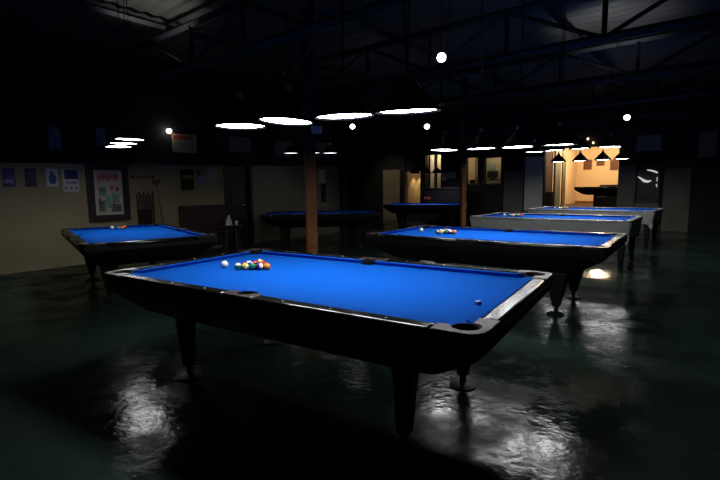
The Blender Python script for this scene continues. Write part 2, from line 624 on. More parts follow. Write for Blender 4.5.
def rack(key, u0, v0, where, group, rows=5, sgn=-1):
    rr = random.Random(key)
    for i in range(rows):
        for j in range(i + 1):
            u = u0 + sgn * i * BR * 2 * 0.8665
            v = v0 + (j - i / 2) * BR * 2.004
            k = RACK[i][j]
            ball(key, u, v, k, k + ' ball racked on ' + where, group, (rr.uniform(-1.2, 1.2), rr.uniform(-1, 1), rr.uniform(0, 6)))


ball('near', -0.925, -0.055, 'white cue', 'white cue ball left of the racked balls on the nearest table', 'cue balls')
rack('near', -0.545, 0.035, 'the nearest table', 'racked balls on the nearest table')
rack('second', -0.50, 0.0, 'the black table behind the nearest one', 'racked balls on the second table')
ball('second', -1.03, 0.06, 'white cue', 'white cue ball beside the rack on the black second table', 'cue balls')
rack('grey', -0.62, 0.0, 'the nearer grey-sided table', 'racked balls on the nearer grey table')
ball('grey', -0.98, 0.0, 'white cue', 'white cue ball left of the rack on the nearer grey-sided table', 'cue balls')
rack('fargrey', -0.62, 0.0, 'the farther grey-sided table', 'racked balls on the farther grey table')
ball('fargrey', -0.95, 0.05, 'white cue', 'white cue ball left of the rack on the farther grey-sided table', 'cue balls')

rack('left', -0.93, 0.03, 'the left table by the wall', 'racked balls on the left table', rows=3)
ball('left', -1.13, -0.09, 'white cue', 'white cue ball left of the few balls on the left table', 'cue balls')

# chalk on the near table
t = thing('chalk_cube', 'small blue chalk cube with a pale top near right cushion of nearest table', 'chalk', on_table('near', 1.205, -0.185, BED), 0.4)
b = NB(); add_box(b, (0, 0, 0.009), (0.024, 0.024, 0.018)); obj('chalk_body', b, MT['chalk'], t)
b = NB(); add_box(b, (0, 0, 0.0195), (0.024, 0.024, 0.003)); obj('paper_wrap', b, MT['chalkpaper'], t)

# ------------------------------------------------------------------ walls
NW = Vector((-6.09, 7.70, 0))
DL = Vector((math.cos(0.89), math.sin(0.89), 0))      # along the left wall, away from the camera
NL_ = Vector((DL.y, -DL.x, 0))                        # into the room
AL = math.atan2(DL.y, DL.x)
PB = Vector((3.0, 18.5, 0))
DB = Vector((0.778, -0.628, 0))                       # along the back wall, to the right
NBK = Vector((-0.628, -0.778, 0))                     # into the room
AB = math.atan2(DB.y, DB.x)
CEIL = 4.1


def hit(px, py, P, D):
    d = sight(px, py)
    # solve P + s D = t d (xy)
    det = d.x * (-D.y) + D.x * d.y
    t_ = (P.x * (-D.y) + D.x * P.y) / det
    X = d * t_
    s = (X.x - P.x) * D.x + (X.y - P.y) * D.y
    return s, CH + d.z * t_


def wbox(bm, P, D, N, s0, s1, n0, n1, z0, z1, mi=0):
    vs = []
    for (s, n_, z) in ((s0, n0, z0), (s1, n0, z0), (s1, n1, z0), (s0, n1, z0), (s0, n0, z1), (s1, n0, z1), (s1, n1, z1), (s0, n1, z1)):
        vs.append(bm.verts.new(P + D * s + N * n_ + Vector((0, 0, z))))
    for f in ((0, 3, 2, 1), (4, 5, 6, 7), (0, 1, 5, 4), (1, 2, 6, 5), (2, 3, 7, 6), (3, 0, 4, 7)):
        bm.faces.new([vs[i] for i in f]).material_index = mi


# floor
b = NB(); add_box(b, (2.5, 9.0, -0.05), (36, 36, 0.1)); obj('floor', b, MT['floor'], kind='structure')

# left wall: beige below, black above a slightly rising line
SL0, SL1 = -6.0, 8.9
sA, _z = hit(223, 164, NW, DL)
sB, _z = hit(251, 164, NW, DL)
b = NB()
zl = lambda s: 1.89 + 0.021 * s if s > 0 else 1.89 + 0.05 * s * 0
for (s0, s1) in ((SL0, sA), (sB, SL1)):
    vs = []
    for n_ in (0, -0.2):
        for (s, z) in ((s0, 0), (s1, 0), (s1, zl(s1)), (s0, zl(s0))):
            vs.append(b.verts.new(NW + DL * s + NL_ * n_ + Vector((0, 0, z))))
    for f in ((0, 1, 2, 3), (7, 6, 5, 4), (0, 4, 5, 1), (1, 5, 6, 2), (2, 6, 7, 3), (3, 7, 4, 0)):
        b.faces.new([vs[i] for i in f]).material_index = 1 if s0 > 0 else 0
obj('wall_left', b, [MT['beige'], MT['beige_darker']], kind='structure')
b = NB()
vs = []
for n_ in (0.025, -0.2):
    for (s, z) in ((SL0, zl(SL0)), (0, zl(0)), (SL1, zl(SL1)), (SL1, CEIL), (SL0, CEIL)):
        vs.append(b.verts.new(NW + DL * s + NL_ * n_ + Vector((0, 0, z + 0.001))))
b.faces.new(vs[0:5]); b.faces.new(vs[5:10][::-1])
for i in range(5):
    b.faces.new((vs[i], vs[5 + i], vs[5 + (i + 1) % 5], vs[(i + 1) % 5]))
obj('wall_left_upper', b, MT['dark'], kind='structure')
# dark door in the left wall
t = bpy.data.objects.new('door_1', None); COL.objects.link(t); t['kind'] = 'structure'
b = NB(); wbox(b, NW, DL, NL_, sA, sB, -0.15, -0.08, 0, 1.98); obj('door_panel', b, MT['darkwood'], t)
b = NB(); wbox(b, NW, DL, NL_, sA + 0.25, sB - 0.2, -0.08, -0.07, 1.0, 1.5); obj('door_window', b, MT['screen'], t)
b = NB()
wbox(b, NW, DL, NL_, sA, sA + 0.08, -0.1, 0.02, 0, 1.98)
wbox(b, NW, DL, NL_, sB - 0.08, sB, -0.1, 0.02, 0, 1.98)
obj('door_frame', b, MT['darkwood'], t)
b = NB(); add_tube(b, [NW + DL * (sB - 0.2) + NL_ * -0.08 + Vector((0, 0, 1.0)), NW + DL * (sB - 0.2) + NL_ * -0.03 + Vector((0, 0, 1.0)), NW + DL * (sB - 0.32) + NL_ * -0.03 + Vector((0, 0, 1.0))], 0.01); obj('door_handle', b, MT['steel'], t)

# back wall with openings
def bs(px):
    return hit(px, 180, PB, DB)[0]


def bz(px, py):
    return hit(px, py, PB, DB)[1]


segs = []
SB0, SB1 = bs(383) - 6.0, 12.0
s_w0, s_w1 = bs(405), bs(441)       # warm corridor opening
a0, a1 = bs(466), bs(478.5)
c0, c1 = bs(484), bs(501.5)
o0, o1 = bs(544), bs(618)
w0, w1 = bs(634), bs(660)
b = NB()
def wb(s0, s1, z0, z1, mi):
    wbox(b, PB, DB, NBK, s0, s1, -0.2, 0, z0, z1, mi)
TOPB = 2.75
wb(SB0, bs(383), 0, 2.15, 1)
wb(bs(383), s_w0, 0, 2.15, 0)
wb(SB0, s_w0, 2.15, TOPB, 1)
wb(s_w0, s_w1, 0, bz(420, 205), 1)
wb(s_w0, s_w1, bz(425, 155), TOPB, 1)
wb(s_w1, a0, 0, TOPB, 1)
wb(a0, a1, 0, bz(472, 184), 1)
wb(a0, a1, bz(472, 157.5), TOPB, 1)
wb(a1, c0, 0, TOPB, 1)
wb(c0, c1, 0, bz(493, 184), 1)
wb(c0, c1, bz(493, 157), TOPB, 1)
wb(c1, bs(504), 0, TOPB, 1)
wb(bs(504), bs(523), 0, bz(513, 171), 2)
wb(bs(504), bs(523), bz(513, 171), TOPB, 1)
wb(bs(523), o0, 0, TOPB, 1)
wb(o0, o1, 0, 0.52, 1)
wb(o0, o1, bz(580, 147), TOPB, 1)
wb(o1, w0, 0, bz(625, 165), 2)
wb(o1, w0, bz(625, 165), TOPB, 1)
wb(w0, w1, 0, bz(647, 203), 2)
wb(w0, w1, bz(647, 165), TOPB, 1)
wb(w1, bs(664), 0, TOPB, 1)
wb(bs(664), bs(691), 0, bz(677, 168), 2)
wb(bs(664), bs(691), bz(677, 168), TOPB, 1)
wb(bs(691), SB1, 0, TOPB, 1)
wb(SB0, SB1, TOPB, CEIL, 1)
obj('wall_back', b, [MT['beige'], MT['dark'], MT['greyw']], kind='structure')
# teal panel beside the alcove
b = NB(); wbox(b, PB, DB, NBK, bs(525), bs(543), 0.003, 0.03, 0.0, bz(534, 157))
tag(obj('wall_panel', b, MT['teal']), 'blue-grey flat wall panel just left of the lit alcove opening', 'panel')

# other walls, out of the picture
PR = PB + DB * SB1
b = NB(); wbox(b, PR, Vector((-0.628, -0.778, 0)), Vector((-0.778, 0.628, 0)), 0, 17.0, -0.2, 0, 0, CEIL); obj('wall_right', b, MT['dark'], kind='structure')
b = NB()
wbox(b, NW + DL * SL1, Vector((-0.6, 0.8, 0)), Vector((0.8, 0.6, 0)), -0.2, 7.0, -0.2, 0, 0, CEIL)
obj('wall_far', b, MT['dark'], kind='structure')
P1 = NW + DL * SL0
P2 = PR + Vector((-0.628, -0.778, 0)) * 17.0
dd = (P2 - P1).normalized()
b = NB(); wbox(b, P1, dd, Vector((-dd.y, dd.x, 0)), -0.3, (P2 - P1).length + 0.3, -0.2, 0, 0, CEIL); obj('wall_front', b, MT['dark'], kind='structure')

# ------------------------------------------------------------------ alcove behind the back wall
PA = PB - NBK * 8.0
sa0, sa1 = bs(544) - 0.9, bs(618) + 5.5
b = NB(); wbox(b, PB, DB, NBK, sa0, sa1, -8.2, -0.2, 0, 0.52); obj('floor_alcove', b, MT['redwood'], kind='structure')
b = NB(); wbox(b, PA, DB, NBK, sa0, sa1, -0.2, 0, 0.52, 3.2); obj('wall_alcove_back', b, MT['peach'], kind='structure')
b = NB(); wbox(b, PB, DB, NBK, sa0 - 0.2, sa0, -8.2, -0.2, 0.52, 3.2); obj('wall_alcove_left', b, MT['peach'], kind='structure')
b = NB(); wbox(b, PB, DB, NBK, sa1, sa1 + 0.2, -8.2, -0.2, 0.52, 3.2); obj('wall_alcove_right', b, MT['peach'], kind='structure')
b = NB(); wbox(b, PB, DB, NBK, sa0 - 0.2, sa1 + 0.2, -8.2, -0.2, 3.2, 3.3); obj('ceiling_alcove', b, MT['dark'], kind='structure')
b = NB(); wbox(b, PA, DB, NBK, sa0, sa1, 0, 0.03, 0.52, 0.62); obj('baseboard_alcove', b, MT['brown'], kind='structure')


def wall_item(name, label, cat, P, D, N, px0, py0, px1, py1, material, group=None, thick=0.012, off=0.0, frame=None, fw=0.03):
    """flat thing hung on a wall, found from the picture's outline, with its own real size"""
    sa, za = hit(px0, py0, P, D)
    sb, zb = hit(px1, py1, P, D)
    s0, s1 = min(sa, sb), max(sa, sb)
    z0, z1 = min(za, zb), max(za, zb)
    root = thing(name, label, cat, P + D * ((s0 + s1) / 2) + N * off + Vector((0, 0, z0)), math.atan2(D.y, D.x), group)
    sgn = 1 if (N.x * -math.sin(root.rotation_euler.z) + N.y * math.cos(root.rotation_euler.z)) > 0 else -1
    w, h = s1 - s0, z1 - z0
    bb = NB(); add_box(bb, (0, sgn * thick / 2, h / 2), (w, thick, h))
    if frame:
        obj('print', bb, material, root)
        bb = NB()
        th = thick + 0.02
        for (cx, cz, sx, sz) in ((0, -fw / 2, w + 2 * fw, fw), (0, h + fw / 2, w + 2 * fw, fw), (-w / 2 - fw / 2, h / 2, fw, h), (w / 2 + fw / 2, h / 2, fw, h)):
            add_box(bb, (cx, sgn * th / 2, cz), (sx, th, sz))
        obj('frame', bb, frame, root)
    else:
        obj('sheet', bb, material, root)
    root['w'] = w; root['h'] = h; root['sg'] = sgn; root['t'] = thick
    return root


def patch(root, name, x0, z0, x1, z1, material, shape='box', lift=0.001):
    """printed patch on a wall item, in fractions of its width and height"""
    w, h, sg, t_ = root['w'], root['h'], root['sg'], root['t']
    y = sg * (t_ + lift)
    bb = NB()
    X0, X1, Z0, Z1 = (x0 - 0.5) * w, (x1 - 0.5) * w, z0 * h, z1 * h
    if shape == 'box':
        add_box(bb, ((X0 + X1) / 2, y - sg * lift / 2, (Z0 + Z1) / 2), (X1 - X0, lift, Z1 - Z0))
    else:
        n_ = 20
        vs_ = [bb.verts.new(((X0 + X1) / 2 + (X1 - X0) / 2 * math.cos(2 * PI * k / n_), y, (Z0 + Z1) / 2 + (Z1 - Z0) / 2 * math.sin(2 * PI * k / n_))) for k in range(n_)]
        bb.faces.new(vs_)
    return obj(name, bb, material, root)


L = (NW, DL, NL_)
B = (PB, DB, NBK)
A = (PA, DB, NBK)
# left wall, lower row
p = wall_item('poster', 'purple poster at the far left end of the row on the beige wall', 'poster', *L, 1.5, 168, 16, 187, MT['purple'], 'wall posters')
patch(p, 'printed_band', 0.15, 0.2, 0.85, 0.4, MT['lilac'])
p = wall_item('poster', 'dark purple poster, second from the left on the beige wall', 'poster', *L, 24, 168.5, 37, 187, MT['purple_dk'], 'wall posters')
patch(p, 'printed_band', 0.25, 0.55, 0.75, 0.85, MT['purple'])
p = wall_item('poster', 'white poster with a round blue emblem on the beige wall', 'poster', *L, 45.5, 168.5, 58.5, 186.5, MT['white'], 'wall posters')
patch(p, 'emblem', 0.16, 0.12, 0.88, 0.72, MT['inkblue'], 'disc')
patch(p, 'emblem_top', 0.3, 0.62, 0.62, 0.88, MT['inkblue'], 'disc', 0.0015)
p = wall_item('poster', 'poster with dark blue top and white lower half beside the framed poster', 'poster', *L, 61.5, 169, 79.5, 191.5, MT['white'], 'wall posters')
patch(p, 'dark_top', 0.12, 0.56, 0.98, 0.98, MT['paperblue'])
patch(p, 'printed_band', 0.2, 0.34, 0.88, 0.46, MT['lilac'])
for fx in (0.17, 0.5, 0.8):
    patch(p, 'printed_spot', fx - 0.07, 0.1, fx + 0.07, 0.2, MT['paperblue'], 'disc')
# framed poster
p = wall_item('framed_poster', 'large dark-framed poster with red heading above the left pool table', 'poster', *L, 92, 170, 123.5, 214, MT['poster'], None, 0.03, frame=MT['darkwood'], fw=0.125)
rr = random.Random(3)
x = 0.12
while x < 0.86:                                  # a row of red strokes, too small to read
    wd = rr.uniform(0.03, 0.06)
    patch(p, 'heading_stroke', x, 0.78 + rr.uniform(-0.02, 0.02), x + wd, 0.94 + rr.uniform(-0.03, 0.01), MT['red_print'])
    x += wd + rr.uniform(0.008, 0.03)
patch(p, 'heading_line', 0.13, 0.835, 0.85, 0.87, MT['red_print'], lift=0.0014)
for (x0, z0, x1, z1, mm) in ((0.15, 0.42, 0.42, 0.62, 'green_print'), (0.38, 0.16, 0.56, 0.42, 'green_print'), (0.60, 0.27, 0.86, 0.46, 'green_print'),
                             (0.12, 0.08, 0.36, 0.32, 'grey_print'), (0.56, 0.06, 0.92, 0.24, 'grey_print'), (0.20, 0.52, 0.36, 0.6, 'grey_print')):
    patch(p, 'printed_block', x0, z0, x1, z1, MT[mm])
for (x0, z0, x1, z1) in ((0.74, 0.52, 0.88, 0.64), (0.55, 0.56, 0.66, 0.66), (0.12, 0.30, 0.22, 0.38), (0.62, 0.21, 0.70, 0.3)):
    patch(p, 'printed_spot', x0, z0, x1, z1, MT['red_print'], 'disc', 0.0016)
# right part of the left wall
p = wall_item('poster', 'black poster with an olive band on the beige wall above the bench', 'poster', *L, 180, 169.5, 194, 190, MT['black_print'], 'wall posters')
patch(p, 'olive_band', 0.15, 0.58, 0.95, 0.72, MT['olive'])
p = wall_item('poster', 'small violet and grey poster right of the black poster', 'poster', *L, 196.5, 169.5, 206, 184, MT['notice'], 'wall posters')
patch(p, 'printed_block', 0.12, 0.05, 0.95, 0.55, MT['lilac'])
patch(p, 'printed_block', 0.05, 0.6, 0.4, 0.95, MT['paperblue'])
p = wall_item('paper_sheet', 'pale green-grey sheet of paper at the end of the beige wall', 'paper', *L, 208, 167.5, 217, 180.5, MT['palegreen'], 'wall posters')
# upper dark wall
p = wall_item('poster', 'dim blue poster high on the black wall at far left', 'poster', *L, 47, 127, 61, 149, MT['bluegrey'], 'posters on the black wall', off=0.025)
patch(p, 'printed_spot', 0.3, 0.1, 0.75, 0.5, MT['inkblue'], 'disc')
patch(p, 'printed_spot', 0.55, 0.6, 0.9, 0.95, MT['palegreen'], 'disc')
p = wall_item('poster', 'dim grey poster on the black wall left of the hanging lamps', 'poster', *L, 94.5, 128, 106, 146, MT['notice'], 'posters on the black wall', off=0.025)
patch(p, 'printed_block', 0.1, 0.55, 0.9, 0.9, MT['bluegrey'])
patch(p, 'printed_block', 0.1, 0.1, 0.9, 0.42, MT['bluegrey'])
p = wall_item('notice_board', 'buff notice board with a red header on the black wall', 'sign', *L, 171, 133.5, 196, 153.5, MT['buff'], None, 0.02, off=0.025)
patch(p, 'red_header', 0.02, 0.70, 0.86, 0.94, MT['red_print'])
for k in range(4):
    for q in range(5):
        x = 0.08 + q * 0.16 + 0.01 * ((k * 7 + q * 3) % 4)
        patch(p, 'printed_line', x, 0.57 - k * 0.13, x + 0.09 + 0.012 * ((k + q) % 3), 0.605 - k * 0.13, MT['red_print'] if q > 3 else MT['grey_print'])
for (x0, y0, x1, y1, lab) in ((228, 136, 250, 153, 'faint dark notice on the black wall right of the notice board'),
                              (274, 140, 291, 157, 'dim olive notice left of the brown pillar on the black wall'),
                              (313.5, 142, 328.5, 158, 'dim grey notice on the black wall just right of the brown pillar')):
    wall_item('notice', lab, 'sign', *L, x0, y0, x1, y1, MT['notice'], 'notices on the black wall', off=0.025)
p = wall_item('wall_picture', 'grey picture on the beige wall just right of the brown pillar', 'picture', *L, 317, 168.5, 326.5, 206, MT['notice'])
patch(p, 'pale_top', 0.1, 0.62, 0.9, 0.98, MT['white'])
patch(p, 'dark_shape', 0.35, 0.1, 0.95, 0.6, MT['black_print'])

# ------------------------------------------------------------------ cue rack and cues
s0, zt = hit(132, 177, *L[:2]); s1, _ = hit(150, 177, *L[:2])
sm = (s0 + s1) / 2; wd = s1 - s0
t = thing('cue_rack', 'dark wall rack holding cues beside the framed poster', 'cue rack', NW + DL * sm + Vector((0, 0, 0.55)), AL)
b = NB(); add_box(b, (0, -0.045, zt - 0.55), (wd + 0.08, 0.09, 0.045)); obj('upper_rail', b, MT['darkwood'], t)
b = NB(); add_box(b, (0, -0.075, 0.02), (wd + 0.06, 0.15, 0.04)); obj('base_shelf', b, MT['darkwood'], t)
b = NB(); add_box(b, (0.02, -0.012, 0.25), (wd * 0.75, 0.024, 0.42)); obj('back_board', b, MT['black_body'], t)
NCUE = 8
b = NB()
add_tube(b, [(0, 0, 0), (0, 0, 0.75)], 0.0145, 10, 1, 0.011)
add_tube(b, [(0, 0, 0.75), (0, 0, 1.46)], 0.011, 10, 0, 0.0065)
cue0 = obj('cue', b, [MT['cue'], MT['cue_butt']], None, smooth=True)
nth = ['leftmost', 'second from left', 'third from left', 'fourth from left', 'fourth from right', 'third from right', 'second from right', 'rightmost']
for k in range(NCUE):
    o = cue0 if k == 0 else cue0.copy()
    if k:
        COL.objects.link(o)
    f = (k + 0.5) / NCUE - 0.5
    o.location = NW + DL * (sm + f * wd) + NL_ * 0.105 + Vector((0, 0, 0.592 - 0.0))
    o.scale = (1, 1, [0.98, 1.03, 0.97, 1.05, 0.99, 1.04, 0.96, 1.06][k])
    tag(o, nth[k] + ' of the upright cues standing in the wall rack', 'cue', 'cues in the wall rack')
# bridge stick leaning on the wall
sb_, zb_ = hit(156.2, 184, *L[:2])
sc_, zc_ = hit(160.5, 224, *L[:2])
t = thing('bridge_stick', 'long brown bridge stick with crosspiece leaning on the wall right of the rack', 'bridge stick', NW + DL * sb_, AL)
dx = (sc_ - sb_) * 1.9
top = Vector((0, -0.02, zb_)); bot = Vector((dx, -0.16, 0.0))
b = NB(); add_tube(b, [bot, top], 0.013, 10, 0, 0.009); obj('shaft', b, MT['brown'], t, smooth=True)
b = NB(); add_box(b, (0, -0.02, zb_ + 0.03), (0.17, 0.02, 0.075)); add_box(b, (-0.05, -0.02, zb_ + 0.08), (0.04, 0.02, 0.03)); add_box(b, (0.05, -0.02, zb_ + 0.08), (0.04, 0.02, 0.03)); obj('bridge_head', b, MT['brown'], t)

# ------------------------------------------------------------------ bench and stool on the left
s0, z1 = hit(177, 207, *L[:2]); s1, _ = hit(222, 207, *L[:2])
w = s1 - s0
t = thing('bench', 'dark red-brown high-backed bench against the beige wall', 'bench', NW + DL * (s0 + w / 2) + NL_ * 0.04, AL)
b = NB(); add_box(b, (0, -0.04, 0.56), (w, 0.06, 0.96)); obj('backrest', b, MT['redwood'], t, bevel=0.01)
b = NB(); add_box(b, (0, -0.31, 0.43), (w, 0.48, 0.05)); obj('seat', b, MT['redwood'], t, bevel=0.01)
for sx in (-1, 1):
    for yy in (-0.06, -0.50):
        b = NB(); add_box(b, (sx * (w / 2 - 0.04), yy, 0.2), (0.06, 0.06, 0.40)); obj('leg', b, MT['redwood'], t)
c = at_depth(233, 232, 9.6)
t = thing('stool', 'dark round stool right of the bench', 'stool', (c.x, c.y, 0))
b = NB(); add_lathe(b, [(0, 0.60), (0.2, 0.60), (0.21, 0.63), (0.19, 0.65), (0, 0.65)], 24); obj('seat', b, MT['darkwood'], t, smooth=True)
for k in range(4):
    a = PI / 4 + k * PI / 2
    b = NB(); add_tube(b, [(0.2 * math.cos(a), 0.2 * math.sin(a), 0), (0.12 * math.cos(a), 0.12 * math.sin(a), 0.61)], 0.018); obj('leg', b, MT['darkwood'], t)
b = NB(); add_lathe(b, [(0, 0), (0.075, 0), (0.06, 0.07), (0.02, 0.2), (0, 0.21)], 12)
o = obj('folded_napkin', b, MT['offwhite'], smooth=True); o.location = (c.x - 0.07, c.y - 0.02, 0.65)
tag(o, 'pale cone-shaped folded napkin on the dark stool', 'napkin')
b = NB(); add_lathe(b, [(0, 0), (0.03, 0), (0.038, 0.09), (0.034, 0.09), (0.027, 0.006), (0, 0.006)], 16)
o = obj('cup', b, MT['offwhite'], smooth=True); o.location = (c.x + 0.09, c.y - 0.03, 0.65)
tag(o, 'small pale cup next to the napkin on the stool', 'cup')

# ------------------------------------------------------------------ pillars
def pillar(name, x, y, w, mat_):
    b = NB(); add_box(b, (0, 0, 0.975), (w, w, 1.95), 0, 0.25)
    o = obj(name, b, mat_, kind='structure', bevel=0.01)
    o.location = (x, y, 0)
    b = NB(); add_box(b, (0, 0, (CEIL + 1.95) / 2), (w, w, CEIL - 1.95), 0, 0.25)
    o2 = obj(name + '_upper', b, MT['dark'], kind='structure', bevel=0.01)
    o2.location = (x, y, 0)
    return o


c = at_depth(311, 200, 7.4)
pillar('pillar_near', c.x, c.y, 0.165, MT['brown'])
b = NB(); add_box(b, (0, 0, 0), (0.15, 0.10, 0.11))
o = obj('junction_box', b, MT['plastic'], bevel=0.008); o.location = (c.x + 0.125, c.y - 0.115, at_depth(319, 130, 7.3).z)
tag(o, 'small pale blue-grey box fixed high on the brown pillar', 'box')
c = at_depth(463, 200, 11.6)
pillar('pillar_far', c.x, c.y, 0.125, MT['brown'])

# ------------------------------------------------------------------ bar end of the room (dark counter, warm corridor, notices)
# corridor room behind the opening: yellow back wall at left, darker partition carrying the curtains at right
sp_ = hit(424.5, 180, PB - NBK * 1.0, DB)[0]
b = NB()
wbox(b, PB, DB, NBK, s_w0 - 2.6, s_w1 + 0.6, -2.4, -2.2, 0, 2.95)
wbox(b, PB, DB, NBK, s_w0 - 2.8, s_w0 - 2.6, -2.4, -0.2, 0, 2.95)
wbox(b, PB, DB, NBK, s_w1 + 0.6, s_w1 + 0.8, -2.4, -0.2, 0, 2.95)
obj('wall_corridor', b, MT['peach'], kind='structure')
b = NB(); wbox(b, PB, DB, NBK, sp_, s_w1 + 0.6, -1.1, -1.0, 0, 2.95)
obj('wall_corridor_inner', b, MT['dark'], kind='structure')
b = NB(); wbox(b, PB, DB, NBK, s_w0 - 2.8, s_w1 + 0.8, -2.4, -0.2, 2.95, 3.05); obj('ceiling_corridor', b, MT['dark'], kind='structure')


def drape(name, label, P, D, N, px0, px1, ptop, pbot, material, off, folds=5, amp=0.03, group=None):
    P = P + N * off
    sa, zt_ = hit(px0, ptop, P, D)
    sb2, _ = hit(px1, ptop, P, D)
    _, zb2 = hit((px0 + px1) / 2, pbot, P, D)
    n_ = folds * 8
    wd_ = sb2 - sa
    bb = NB()
    rows = []
    for z_, am in ((zt_ - zb2, 0.5), ((zt_ - zb2) * 0.6, 1.0), (0, 1.2)):
        rows.append([[bb.verts.new(((k / n_ - 0.5) * wd_, amp * am * math.sin(2 * PI * folds * k / n_) + d_, z_)) for k in range(n_ + 1)] for d_ in (0, 0.006)])
    for r0, r1 in zip(rows[:-1], rows[1:]):
        for side in (0, 1):
            for k in range(n_):
                bb.faces.new((r0[side][k], r0[side][k + 1], r1[side][k + 1], r1[side][k]))
        bb.faces.new((r0[0][0], r0[1][0], r1[1][0], r1[0][0]))
        bb.faces.new((r0[0][-1], r0[1][-1], r1[1][-1], r1[0][-1]))
    for r in (rows[0], rows[-1]):
        for k in range(n_):
            bb.faces.new((r[0][k], r[0][k + 1], r[1][k + 1], r[1][k]))
    o = obj(name, bb, material, smooth=True)
    o.location = P + D * ((sa + sb2) / 2) + Vector((0, 0, zb2))
    o.rotation_euler = (0, 0, math.atan2(D.y, D.x))
    return tag(o, label, 'curtain', group)


drape('curtain', 'narrow cream curtain strip at the left of the corridor behind the bar', PB, DB, NBK, 425.5, 428.8, 155, 188, MT['cream'], -0.75, 2, 0.03, 'cream curtain strips')
drape('curtain', 'cream curtain strip in the middle of the corridor behind the bar', PB, DB, NBK, 430.5, 434.2, 155, 188, MT['cream'], -0.75, 2, 0.03, 'cream curtain strips')
drape('curtain', 'cream curtain strip at the right of the corridor behind the bar', PB, DB, NBK, 437.5, 441, 155, 188, MT['cream'], -0.75, 2, 0.03, 'cream curtain strips')
# dark jamb that splits the corridor from the yellow wall part
b = NB(); wbox(b, PB, DB, NBK, bs(420.5), bs(425.3), -0.3, 0.02, 0, bz(425, 155)); obj('trim_1', b, MT['darkwood'], kind='structure')
b = NB(); wbox(b, PB, DB, NBK, bs(400.5), bs(404.5), 0.0, 0.06, 0, bz(404, 168)); obj('trim_2', b, MT['darkwood'], kind='structure')
b = NB(); wbox(b, PB, DB, NBK, bs(404.5), bs(425.3), -0.18, -0.05, bz(410, 171.5), bz(425, 155)); obj('trim_3', b, MT['dark'], kind='structure')
# bar counter
s0, zt = hit(425, 185, PB + NBK * 1.0, DB); s1, _ = hit(460, 185, PB + NBK * 1.0, DB)
P_ = PB + NBK * 1.0
t = thing('bar_counter', 'black bar counter at the far end behind the distant pool table', 'counter', P_ + DB * ((s0 + s1) / 2), AB)
b = NB(); add_box(b, (0, 0.25, 0.66), (s1 - s0, 0.5, 1.32)); obj('front_panel', b, MT['black_body'], t)
b = NB(); add_box(b, (0, 0.22, 1.34), (s1 - s0 + 0.1, 0.62, 0.04)); obj('counter_top', b, MT['darkwood'], t, bevel=0.01)
s2, z2 = hit(427.5, 198, P_, DB)
b = NB(); add_box(b, (0, 0, 0), (0.28, 0.02, 0.09))
o = obj('red_cloth', b, MT['redcloth'], bevel=0.005); o.location = P_ + DB * s2 + NBK * 0.012 + Vector((0, 0, z2)); o.rotation_euler = (0, 0, AB)
tag(o, 'small red cloth hanging on the front of the bar counter', 'cloth')
for (x0, y0, x1, y1, lab) in ((442, 173, 446.8, 180.5, 'leftmost of three pale notices right of the cream curtains'),
                              (447.4, 172.4, 451.2, 178, 'middle one of three pale notices right of the cream curtains'),
                              (451.8, 172.2, 456, 178, 'rightmost of three pale notices right of the cream curtains')):
    wall_item('notice', lab, 'sign', *B, x0, y0, x1, y1, MT['white'], 'pale notices behind the bar', off=0.002)

# two lit windows: panes open on a small lit room behind
b = NB()
wbox(b, PB, DB, NBK, a0 - 0.3, c1 + 0.3, -1.5, -1.4, 0, 2.9)
wbox(b, PB, DB, NBK, a0 - 0.4, a0 - 0.3, -1.5, -0.2, 0, 2.9)
wbox(b, PB, DB, NBK, c1 + 0.3, c1 + 0.4, -1.5, -0.2, 0, 2.9)
obj('wall_office', b, MT['beige'], kind='structure')
b = NB(); wbox(b, PB, DB, NBK, a0 - 0.4, c1 + 0.4, -1.5, -0.2, 2.9, 3.0); obj('ceiling_office', b, MT['dark'], kind='structure')
for i, (q0, q1, px) in enumerate(((a0, a1, 472), (c0, c1, 493))):
    t = bpy.data.objects.new('window_%d' % (i + 1), None); COL.objects.link(t); t['kind'] = 'structure'
    z0, z1 = bz(px, 184), bz(px, 157.3)
    b = NB()
    for (e0, e1, f0, f1) in ((q0 - 0.04, q0 + 0.02, z0 - 0.04, z1 + 0.04), (q1 - 0.02, q1 + 0.04, z0 - 0.04, z1 + 0.04), (q0, q1, z0 - 0.04, z0 + 0.02), (q0, q1, z1 - 0.02, z1 + 0.04)):
        wbox(b, PB, DB, NBK, e0, e1, -0.05, 0.03, f0, f1)
    obj('window_frame', b, MT['darkwood'], t)
PO = PB - NBK * 1.1
s2, z2 = hit(492.5, 178.5, PO, DB)
t = thing('monitor', 'dark monitor seen through the right lit window', 'monitor', PO + DB * s2 + Vector((0, 0, z2)), AB)
b = NB(); add_box(b, (0, 0, 0.15), (0.44, 0.05, 0.29)); obj('screen', b, MT['screen'], t, bevel=0.01)
b = NB(); add_box(b, (0, 0.02, -0.02), (0.2, 0.15, 0.04)); obj('stand', b, MT['screen'], t)
b = NB(); wbox(b, PO, DB, NBK, s2 - 0.9, s2 + 0.5, -0.22, 0.2, z2 - 0.08, z2 - 0.04)
for e in (s2 - 0.85, s2 + 0.45):
    wbox(b, PO, DB, NBK, e - 0.03, e + 0.03, -0.2, 0.15, 0, z2 - 0.08)
tag(obj('desk', b, MT['darkwood']), 'dark desk under the monitor behind the lit windows', 'desk')
PW = PB - NBK * 1.4
wall_item('notice', 'grey notice above the monitor seen through the right lit window', 'sign', PW, DB, NBK, 488.5, 164, 495.5, 170, MT['notice'], off=0.003)
wall_item('poster', 'small orange-brown poster seen through the left lit window', 'poster', PW, DB, NBK, 470, 167, 474.5, 176, mat('orange_brown_print', (0.35, 0.16, 0.05), 0.8, noise=(12, 0.3)), off=0.003)

